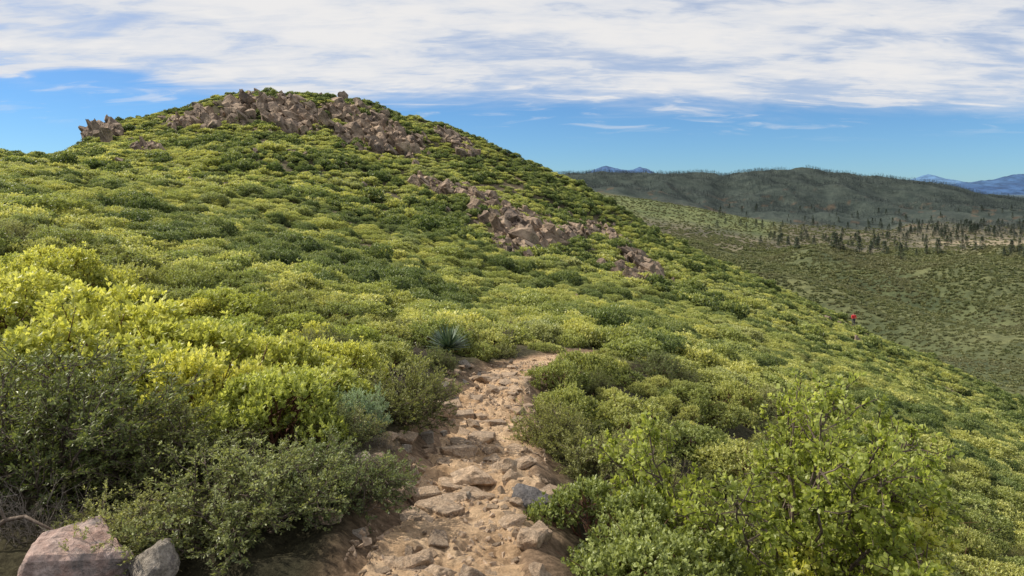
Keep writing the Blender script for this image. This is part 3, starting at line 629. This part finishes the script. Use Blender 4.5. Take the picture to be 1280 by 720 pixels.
def scatter(name,pts,scl,idx,meshes,label,cat):
    me=bpy.data.meshes.new(name); me.vertices.add(len(pts)); me.vertices.foreach_set('co',np.asarray(pts,np.float32).ravel())
    rg_=np.random.default_rng(1); n_=len(pts); scl=np.asarray(scl,float)
    for an,ty,vals in (('rz','FLOAT',rg_.uniform(0,6.283,n_).astype(np.float32)),('sx','FLOAT',(scl*rg_.uniform(.82,1.25,n_)).astype(np.float32)),('sy','FLOAT',(scl*rg_.uniform(.82,1.25,n_)).astype(np.float32)),('sz','FLOAT',(scl*rg_.uniform(.8,1.15,n_)).astype(np.float32)),('pi','INT',np.asarray(idx,np.int32))):
        a=me.attributes.new(an,ty,'POINT'); a.data.foreach_set('value',vals)
    o=obj(name,me); tag(o,label,cat,kind='stuff')
    ng=bpy.data.node_groups.new(name+'_nodes','GeometryNodeTree')
    ng.interface.new_socket('Geometry',in_out='INPUT',socket_type='NodeSocketGeometry'); ng.interface.new_socket('Geometry',in_out='OUTPUT',socket_type='NodeSocketGeometry')
    gi=ng.nodes.new('NodeGroupInput'); go=ng.nodes.new('NodeGroupOutput'); iop=ng.nodes.new('GeometryNodeInstanceOnPoints'); jn=ng.nodes.new('GeometryNodeJoinGeometry')
    for q in reversed(meshes):
        po=bpy.data.objects.new(q.name+'_source',q)
        oi=ng.nodes.new('GeometryNodeObjectInfo'); oi.inputs['Object'].default_value=po; oi.inputs['As Instance'].default_value=True
        ng.links.new(oi.outputs['Geometry'],jn.inputs[0])
    ng.links.new(gi.outputs[0],iop.inputs['Points']); ng.links.new(jn.outputs[0],iop.inputs['Instance']); iop.inputs['Pick Instance'].default_value=True
    def na(nm,ty):
        n_=ng.nodes.new('GeometryNodeInputNamedAttribute'); n_.data_type=ty; n_.inputs['Name'].default_value=nm; return n_.outputs[0]
    ng.links.new(na('pi','INT'),iop.inputs['Instance Index'])
    cx_=ng.nodes.new('ShaderNodeCombineXYZ'); ng.links.new(na('rz','FLOAT'),cx_.inputs[2]); ng.links.new(cx_.outputs[0],iop.inputs['Rotation'])
    cs_=ng.nodes.new('ShaderNodeCombineXYZ')
    for i_,nm in enumerate(('sx','sy','sz')): ng.links.new(na(nm,'FLOAT'),cs_.inputs[i_])
    ng.links.new(cs_.outputs[0],iop.inputs['Scale']); ng.links.new(iop.outputs[0],go.inputs[0])
    md=o.modifiers.new('scatter','NODES'); md.node_group=ng; return o
for kk_,(kn_,lb) in enumerate((('manz','olive green manzanita scrub carpeting the hillside'),('cham','dark green scrub patches spread over the hillside'),('grey','grey-green scrub spread thinly over the hillside'))):
    for far_,rg in ((0,(~ind)&(kind==kk_)&(y<42)),(1,(~ind)&(kind==kk_)&(y>=42))):
        ms=(FAR if far_ else MID)[kn_]; pts=np.stack([x,y,z-.05],1)
        scatter(('manzanita_scrub','dark_scrub','grey_green_scrub')[kk_],pts[rg],(sc*(1.1 if far_ else 1))[rg],RNG.integers(0,len(ms),rg.sum()),ms,lb+(' far up the slope' if far_ else ' in the middle distance'),'scrub')
# valley scrub
n=190000; uv=RNG.uniform(.1,.84,n); yv_=np.sqrt(RNG.uniform(180**2,1600**2,n)); keep=RNG.uniform(0,1,n)<np.clip(330/yv_,.15,1)**.9
uv,yv_=uv[keep],yv_[keep]; xv=uv*yv_
dens=sstep(820,1000,yv_+fbm(xv/90,yv_/90,4,31)*260+(uv-.4)*250); keep=RNG.uniform(0,1,len(xv))>dens*(.5+.2*(uv>.37)+.2*(uv>.52)*(yv_>1050))
keep&=fbm(xv/30,yv_/30,3,77)>-.24
keep&=~((yv_>1100)&(uv<.36)&(RNG.uniform(0,1,len(xv))<.6))
xv,yv_=xv[keep],yv_[keep]; zv=H(xv,yv_)
print('valley',len(xv))
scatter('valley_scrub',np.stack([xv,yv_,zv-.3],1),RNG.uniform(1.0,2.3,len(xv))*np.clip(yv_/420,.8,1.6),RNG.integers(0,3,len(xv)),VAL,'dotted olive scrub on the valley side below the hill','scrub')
# ------------------------------------------------------------------ conifers
def conifer(seed,mt,n=420,h=1.0):
    rng=np.random.default_rng(seed); t=rng.uniform(0,1,n)**.8; lev=np.floor(t*13)/13+rng.normal(0,.012,n)
    zz=.12+.86*lev; rr=(1-lev)**.85*.17*rng.uniform(.35,1.1,n)+.01; rr*=1+.25*np.sin(lev*40+seed)
    az=rng.uniform(0,6.283,n); P=np.stack([np.cos(az)*rr,np.sin(az)*rr,zz],1)
    D=nrm(np.stack([np.cos(az),np.sin(az),-.25+rng.normal(0,.2,n)],1)); S=nrm(np.cross(D,np.array([0,0,1])+rng.normal(size=(n,3))*.5))
    V,Q=leafquads(P-D*.03,D,S,.08*rng.uniform(.6,1.2,n),.05*np.ones(n)); return qmesh('pine_crown',V,Q,[mt],tint=rng.uniform(0,1,n))
tv,tq=tubes([np.array([[0,0,-.03],[0,0,.5],[0,0,.97]])],[np.array([.018,.011,.002])],6); TRK=qmesh('pine_trunk',tv,tq,[M_trunk])
CR=[conifer(400+i,M_pine) for i in range(4)]
def joined(cr):
    v1=np.empty(len(cr.vertices)*3); cr.vertices.foreach_get('co',v1); v1=v1.reshape(-1,3)
    Q1=np.arange(len(v1)).reshape(-1,4); V=np.concatenate([v1,tv]); Qa=np.concatenate([Q1,tq+len(v1)])
    return qmesh('pine_tree',V,Qa,[M_pine,M_trunk],mi=np.concatenate([np.zeros(len(Q1)),np.ones(len(tq))]),tint=np.concatenate([RNG.uniform(0,1,len(Q1)),np.zeros(len(tq))]))
JT=[joined(c) for c in CR]
spots=[]
for i in range(298):
    r=rnd.random()
    if r<.3: px=rnd.uniform(1120,1290); py=rnd.gauss(290,5)
    elif r<.55: px=rnd.uniform(950,1200); py=rnd.gauss(302,9)
    elif r<.8: px=rnd.uniform(1000,1290); py=rnd.uniform(272,325)
    else: px=rnd.uniform(880,1290); py=rnd.uniform(260,290)
    p=at_pix(px,py,700)
    if p: spots.append((p,px,py))
for q,(p,px,py) in enumerate(sorted(spots,key=lambda s_:s_[0][1])):
    h=rnd.uniform(7,18); zone='by the right edge of the valley' if px>1140 and p[1]<1500 else ('on the valley floor below the wooded hill' if p[1]<1500 else 'at the foot of the wooded hill')
    lb='dark green pine '+zone
    if q<24:
        e=obj('pine_tree',None,loc=p); c1=obj('crown',CR[q%4],e); c2=obj('trunk',TRK,e); lb='dark green pine among the nearest '+zone
    else: e=obj('pine_tree',JT[q%4],loc=p)
    e.rotation_euler=(0,0,rnd.uniform(0,6)); e.scale=(h*1.25,h*1.25,h); tag(e,lb,'tree','pines '+('nearest ' if q<24 else '')+zone)
n=60000; uf=RNG.uniform(.0,.8,n); yf=RNG.uniform(1350,2800,n); xf=uf*yf; dn=fbm(xf/110,yf/110,4,51)+RNG.normal(0,.05,n); kp=(dn>-.07+.08*(yf<1850)+.12*(yf<1550)-.05*(yf>2450)); kp&=~((uf<.37)&(yf<1800)); kp&=RNG.uniform(0,1,n)<.7; xf,yf=xf[kp],yf[kp]; zf=H(xf,yf)
FT=[conifer(420+i,M_farpine,50) for i in range(3)]
scatter('hillside_forest',np.stack([xf,yf,zf-1],1),RNG.uniform(8,14,len(xf)),RNG.integers(0,3,len(xf)),FT,'dark conifer forest covering the far wooded hill','forest')
# ------------------------------------------------------------------ far mountains
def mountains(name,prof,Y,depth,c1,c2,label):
    m=solid(name+'_haze',c1,c2,.0006,1,.0)  # aerial haze is painted in as a blue base colour
    px=np.linspace(prof[0][0],prof[-1][0],160); py=np.interp(px,[p[0] for p in prof],[p[1] for p in prof]); 
    fade=np.minimum(1,np.minimum(px-px[0],px[-1]-px)/8)
    xx=(px-640)/FPX*Y; top_=(240-py)/FPX*Y+fbm(px/6,px*0,4,61)*Y*.003*fade
    K=12; rows=[]
    for k in range(K+1):
        f=k/K; rid=fbm(px/5+f*2,np.full(len(px),f*4),4,62)*.35*math.sin(math.pi*f)
        rows.append(np.stack([xx,np.full(len(px),Y-depth*(1-f)),-150+(top_+150)*np.clip(f**1.2+rid,0,1.0)],1))
    rows.append(np.stack([xx,np.full(len(px),Y+depth),np.full(len(px),-200)],1))
    V=np.array(rows).reshape(-1,3); nn=len(px); ii,jj=np.meshgrid(np.arange(K+1),np.arange(nn-1),indexing='ij'); b0=(ii*nn+jj).ravel()
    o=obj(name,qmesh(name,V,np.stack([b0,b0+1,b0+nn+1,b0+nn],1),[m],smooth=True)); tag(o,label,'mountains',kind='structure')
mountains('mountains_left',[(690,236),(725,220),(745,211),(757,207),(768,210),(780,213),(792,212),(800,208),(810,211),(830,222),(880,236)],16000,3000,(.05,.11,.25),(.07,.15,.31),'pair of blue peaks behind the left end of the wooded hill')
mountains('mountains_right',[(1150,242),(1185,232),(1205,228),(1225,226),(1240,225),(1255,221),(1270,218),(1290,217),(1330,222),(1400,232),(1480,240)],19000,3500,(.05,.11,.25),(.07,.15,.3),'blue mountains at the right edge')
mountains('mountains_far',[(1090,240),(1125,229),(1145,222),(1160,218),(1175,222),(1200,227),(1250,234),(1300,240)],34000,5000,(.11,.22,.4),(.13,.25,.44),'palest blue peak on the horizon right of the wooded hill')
# ------------------------------------------------------------------ hiker
def simple(name,c,rough=.8):
    return solid(name,tuple(v*.85 for v in c),c,8,rough,.1)
def skin_obj(name,verts,edges,rad,m,parent,sub=2):
    me=bpy.data.meshes.new(name); me.from_pydata(verts,edges,[]); o=obj(name,me,parent); me.materials.append(m)
    sk=o.modifiers.new('skin','SKIN'); 
    for i,r in enumerate(rad): me.skin_vertices[0].data[i].radius=(r,r*.85)
    me.skin_vertices[0].data[0].use_root=True
    sk.use_smooth_shade=True; s=o.modifiers.new('sub','SUBSURF'); s.levels=sub; s.render_levels=sub; return o
hx,hy=45.2,98.5; hz=Hs(hx,hy)
P=obj('person',None,loc=(hx,hy,hz)); P.rotation_euler=(0,0,math.radians(180)); tag(P,'tiny hiker in a red jacket standing on the bare patch of the right ridge','person')
B=[(0,0,.95),(0,0,1.12),(0,.01,1.32),(0,0,1.47),(0,.01,1.54),(0,.02,1.64),(0,.01,1.72),
(.19,0,1.42),(.29,.03,1.18),(.25,.14,.98),(.22,.18,.9),(-.19,0,1.42),(-.29,.02,1.18),(-.27,.1,.96),(-.25,.13,.88),
(.1,0,.88),(.13,.06,.5),(.14,.02,.09),(.15,.16,.04),(-.1,0,.88),(-.14,-.04,.5),(-.15,-.12,.09),(-.16,.02,.04)]
E=[(0,1),(1,2),(2,3),(3,4),(4,5),(5,6),(3,7),(7,8),(8,9),(9,10),(3,11),(11,12),(12,13),(13,14),(0,15),(15,16),(16,17),(17,18),(0,19),(19,20),(20,21),(21,22)]
Rr=[.13,.12,.14,.09,.055,.09,.07,.06,.045,.035,.035,.06,.045,.035,.035,.09,.06,.045,.04,.09,.06,.045,.04]
skin_obj('body',B,E,Rr,simple('skin',(.45,.28,.2)),P)
skin_obj('jacket',[B[i] for i in (0,1,2,3,7,8,9,11,12,13)],[(0,1),(1,2),(2,3),(3,4),(4,5),(5,6),(3,7),(7,8),(8,9)],[.19,.185,.2,.14,.1,.085,.07,.1,.085,.07],simple('red_jacket',(.8,.06,.07)),P)
skin_obj('trousers',[B[i] for i in (0,15,16,17,19,20,21)],[(0,1),(1,2),(2,3),(0,4),(4,5),(5,6)],[.15,.115,.08,.065,.115,.08,.065],simple('dark_trousers',(.05,.05,.08)),P)
skin_obj('hair',[(0,-.01,1.69),(0,.0,1.75)],[(0,1)],[.1,.075],simple('dark_hair',(.03,.02,.015)),P)
bm=bmesh.new(); bmesh.ops.create_cube(bm,size=1,matrix=Matrix.Translation((0,-.26,1.25))@Matrix.Diagonal((.3,.18,.45,1))); bmesh.ops.bevel(bm,geom=bm.edges[:],offset=.05,segments=3,affect='EDGES')
me=bpy.data.meshes.new('backpack'); bm.to_mesh(me); bm.free(); me.materials.append(simple('blue_backpack',(.1,.14,.3))); obj('backpack',me,P)
# ------------------------------------------------------------------ dead branch
pts=np.array([[-.25,0,.0],[-.12,.03,.09],[.02,.02,.12],[.16,-.02,.08],[.3,.0,.0]])*.6; v_,q_=tubes([pts,np.array([[-.12,.03,.09],[-.2,.05,.2],[-.3,.04,.24]])*.6],[np.array([.01,.0095,.008,.006,.004]),np.array([.006,.004,.002])],6)
o=obj('dead_branch',qmesh('dead_branch',v_,q_,[M_bark],smooth=True),loc=(X(25,3.1),3.1,Hs(X(25,3.1),3.1)+.06)); tag(o,'curved dead branch lying at the left edge above the pink boulder','dead branch')
# ------------------------------------------------------------------ world, sun, camera
SAZ=math.radians(-74); SEL=math.radians(44)
w=bpy.data.worlds.new("World"); scene.world=w; w.use_nodes=True; nt=w.node_tree; nt.nodes.clear(); L=nt.links.new
sky=N(nt,'ShaderNodeTexSky',sky_type='NISHITA'); sky.sun_disc=False; sky.sun_elevation=SEL; sky.sun_rotation=SAZ; sky.altitude=1500; sky.air_density=1.0; sky.dust_density=.3; sky.ozone_density=2.0
tc=N(nt,'ShaderNodeTexCoord'); sp=N(nt,'ShaderNodeSeparateXYZ'); L(tc.outputs['Generated'],sp.inputs[0])
def M2(op,a,b=None,c=None):
    n=N(nt,'ShaderNodeMath',operation=op)
    for i,v in enumerate((a,b,c)):
        if v is None: continue
        if isinstance(v,(int,float)): n.inputs[i].default_value=v
        else: L(v,n.inputs[i])
    return n.outputs[0]
den=M2('ADD',M2('MAXIMUM',sp.outputs[2],.0),.14)
ux=M2('DIVIDE',sp.outputs[0],den); uy=M2('DIVIDE',sp.outputs[1],den)
def cv(a,b,zz=0.0,rot=0):
    c=N(nt,'ShaderNodeCombineXYZ'); L(M2('MULTIPLY',ux,a),c.inputs[0]); L(M2('MULTIPLY',uy,b),c.inputs[1]); c.inputs[2].default_value=zz; 
    m=N(nt,'ShaderNodeMapping'); m.inputs['Rotation'].default_value=(0,0,rot); L(c.outputs[0],m.inputs[0]); return m.outputs[0]
nA=noise(nt,cv(.8,1.2,0,.3),1.2,10,.56,.4)
nB=noise(nt,cv(.5,1.0,4,.2),1.3,9,.6,.4)
nC=noise(nt,cv(1.2,2.6,9,.5),1.9,9,.58,.6)
nD=noise(nt,cv(2.2,5.0,15,-.35),3.0,5,.55,.8)
elev=M2('SUBTRACT',sp.outputs[2],M2('MULTIPLY_ADD',M2('MAXIMUM',sp.outputs[0],-.1),-.045,.116))
elev=M2('ADD',elev,M2('MULTIPLY',M2('SUBTRACT',nB,.5),.10))
mask=maprange(nt,elev,-.012,.03,0,1,True)
hx_=M2('DIVIDE',M2('ADD',sp.outputs[0],.49),.065); hz_=M2('DIVIDE',M2('SUBTRACT',sp.outputs[2],.13),.01)
hd_=M2('ADD',M2('SQRT',M2('ADD',M2('MULTIPLY',hx_,hx_),M2('MULTIPLY',hz_,hz_))),M2('MULTIPLY',M2('SUBTRACT',nC,.5),2.5))
mask=M2('MULTIPLY',mask,maprange(nt,hd_,.5,1.4,.08,1,True))
mixn=M2('ADD',M2('ADD',M2('MULTIPLY',nA,.5),M2('MULTIPLY',nC,.34)),M2('MULTIPLY',nD,.16))
thin=maprange(nt,mixn,.37,.53,.55,1,True)
densn=M2('MULTIPLY',mask,thin)
wis=M2('MULTIPLY',maprange(nt,elev,-.04,-.005,0,.4,True),maprange(nt,nC,.52,.68,0,1,True))
densn=M2('MINIMUM',M2('ADD',densn,wis),.95)
skc=mixc(nt,1.0,sky.outputs[0],(.52,.82,1.15),'MULTIPLY')
cl=mixc(nt,maprange(nt,mixn,.4,.6,0,1,True),(6.4,6.9,7.8),(8.8,8.6,8.4))
fc=mixc(nt,densn,skc,cl)
bg=N(nt,'ShaderNodeBackground'); bg.inputs['Strength'].default_value=.1; L(fc,bg.inputs[0]); wo=N(nt,'ShaderNodeOutputWorld'); L(bg.outputs[0],wo.inputs[0])
sd=Vector((math.sin(SAZ)*math.cos(SEL),math.cos(SAZ)*math.cos(SEL),math.sin(SEL)))
sl_=bpy.data.lights.new('sun','SUN'); sl_.energy=5; sl_.angle=math.radians(.5); sl_.color=(1,.93,.8); so=bpy.data.objects.new('sun',sl_); COL.objects.link(so); so.rotation_euler=sd.to_track_quat('Z','Y').to_euler(); so.location=(0,0,50)
cam=bpy.data.cameras.new('camera'); cam.sensor_width=36; cam.lens=36*FPX/1280; cam.shift_y=-120/1280; cam.clip_start=.05; cam.clip_end=120000
co=bpy.data.objects.new('camera',cam); COL.objects.link(co); co.location=(0,0,0); co.rotation_euler=(math.radians(90),0,0); scene.camera=co
scene.view_settings.view_transform='Standard'; scene.view_settings.look='None'; scene.view_settings.exposure=0
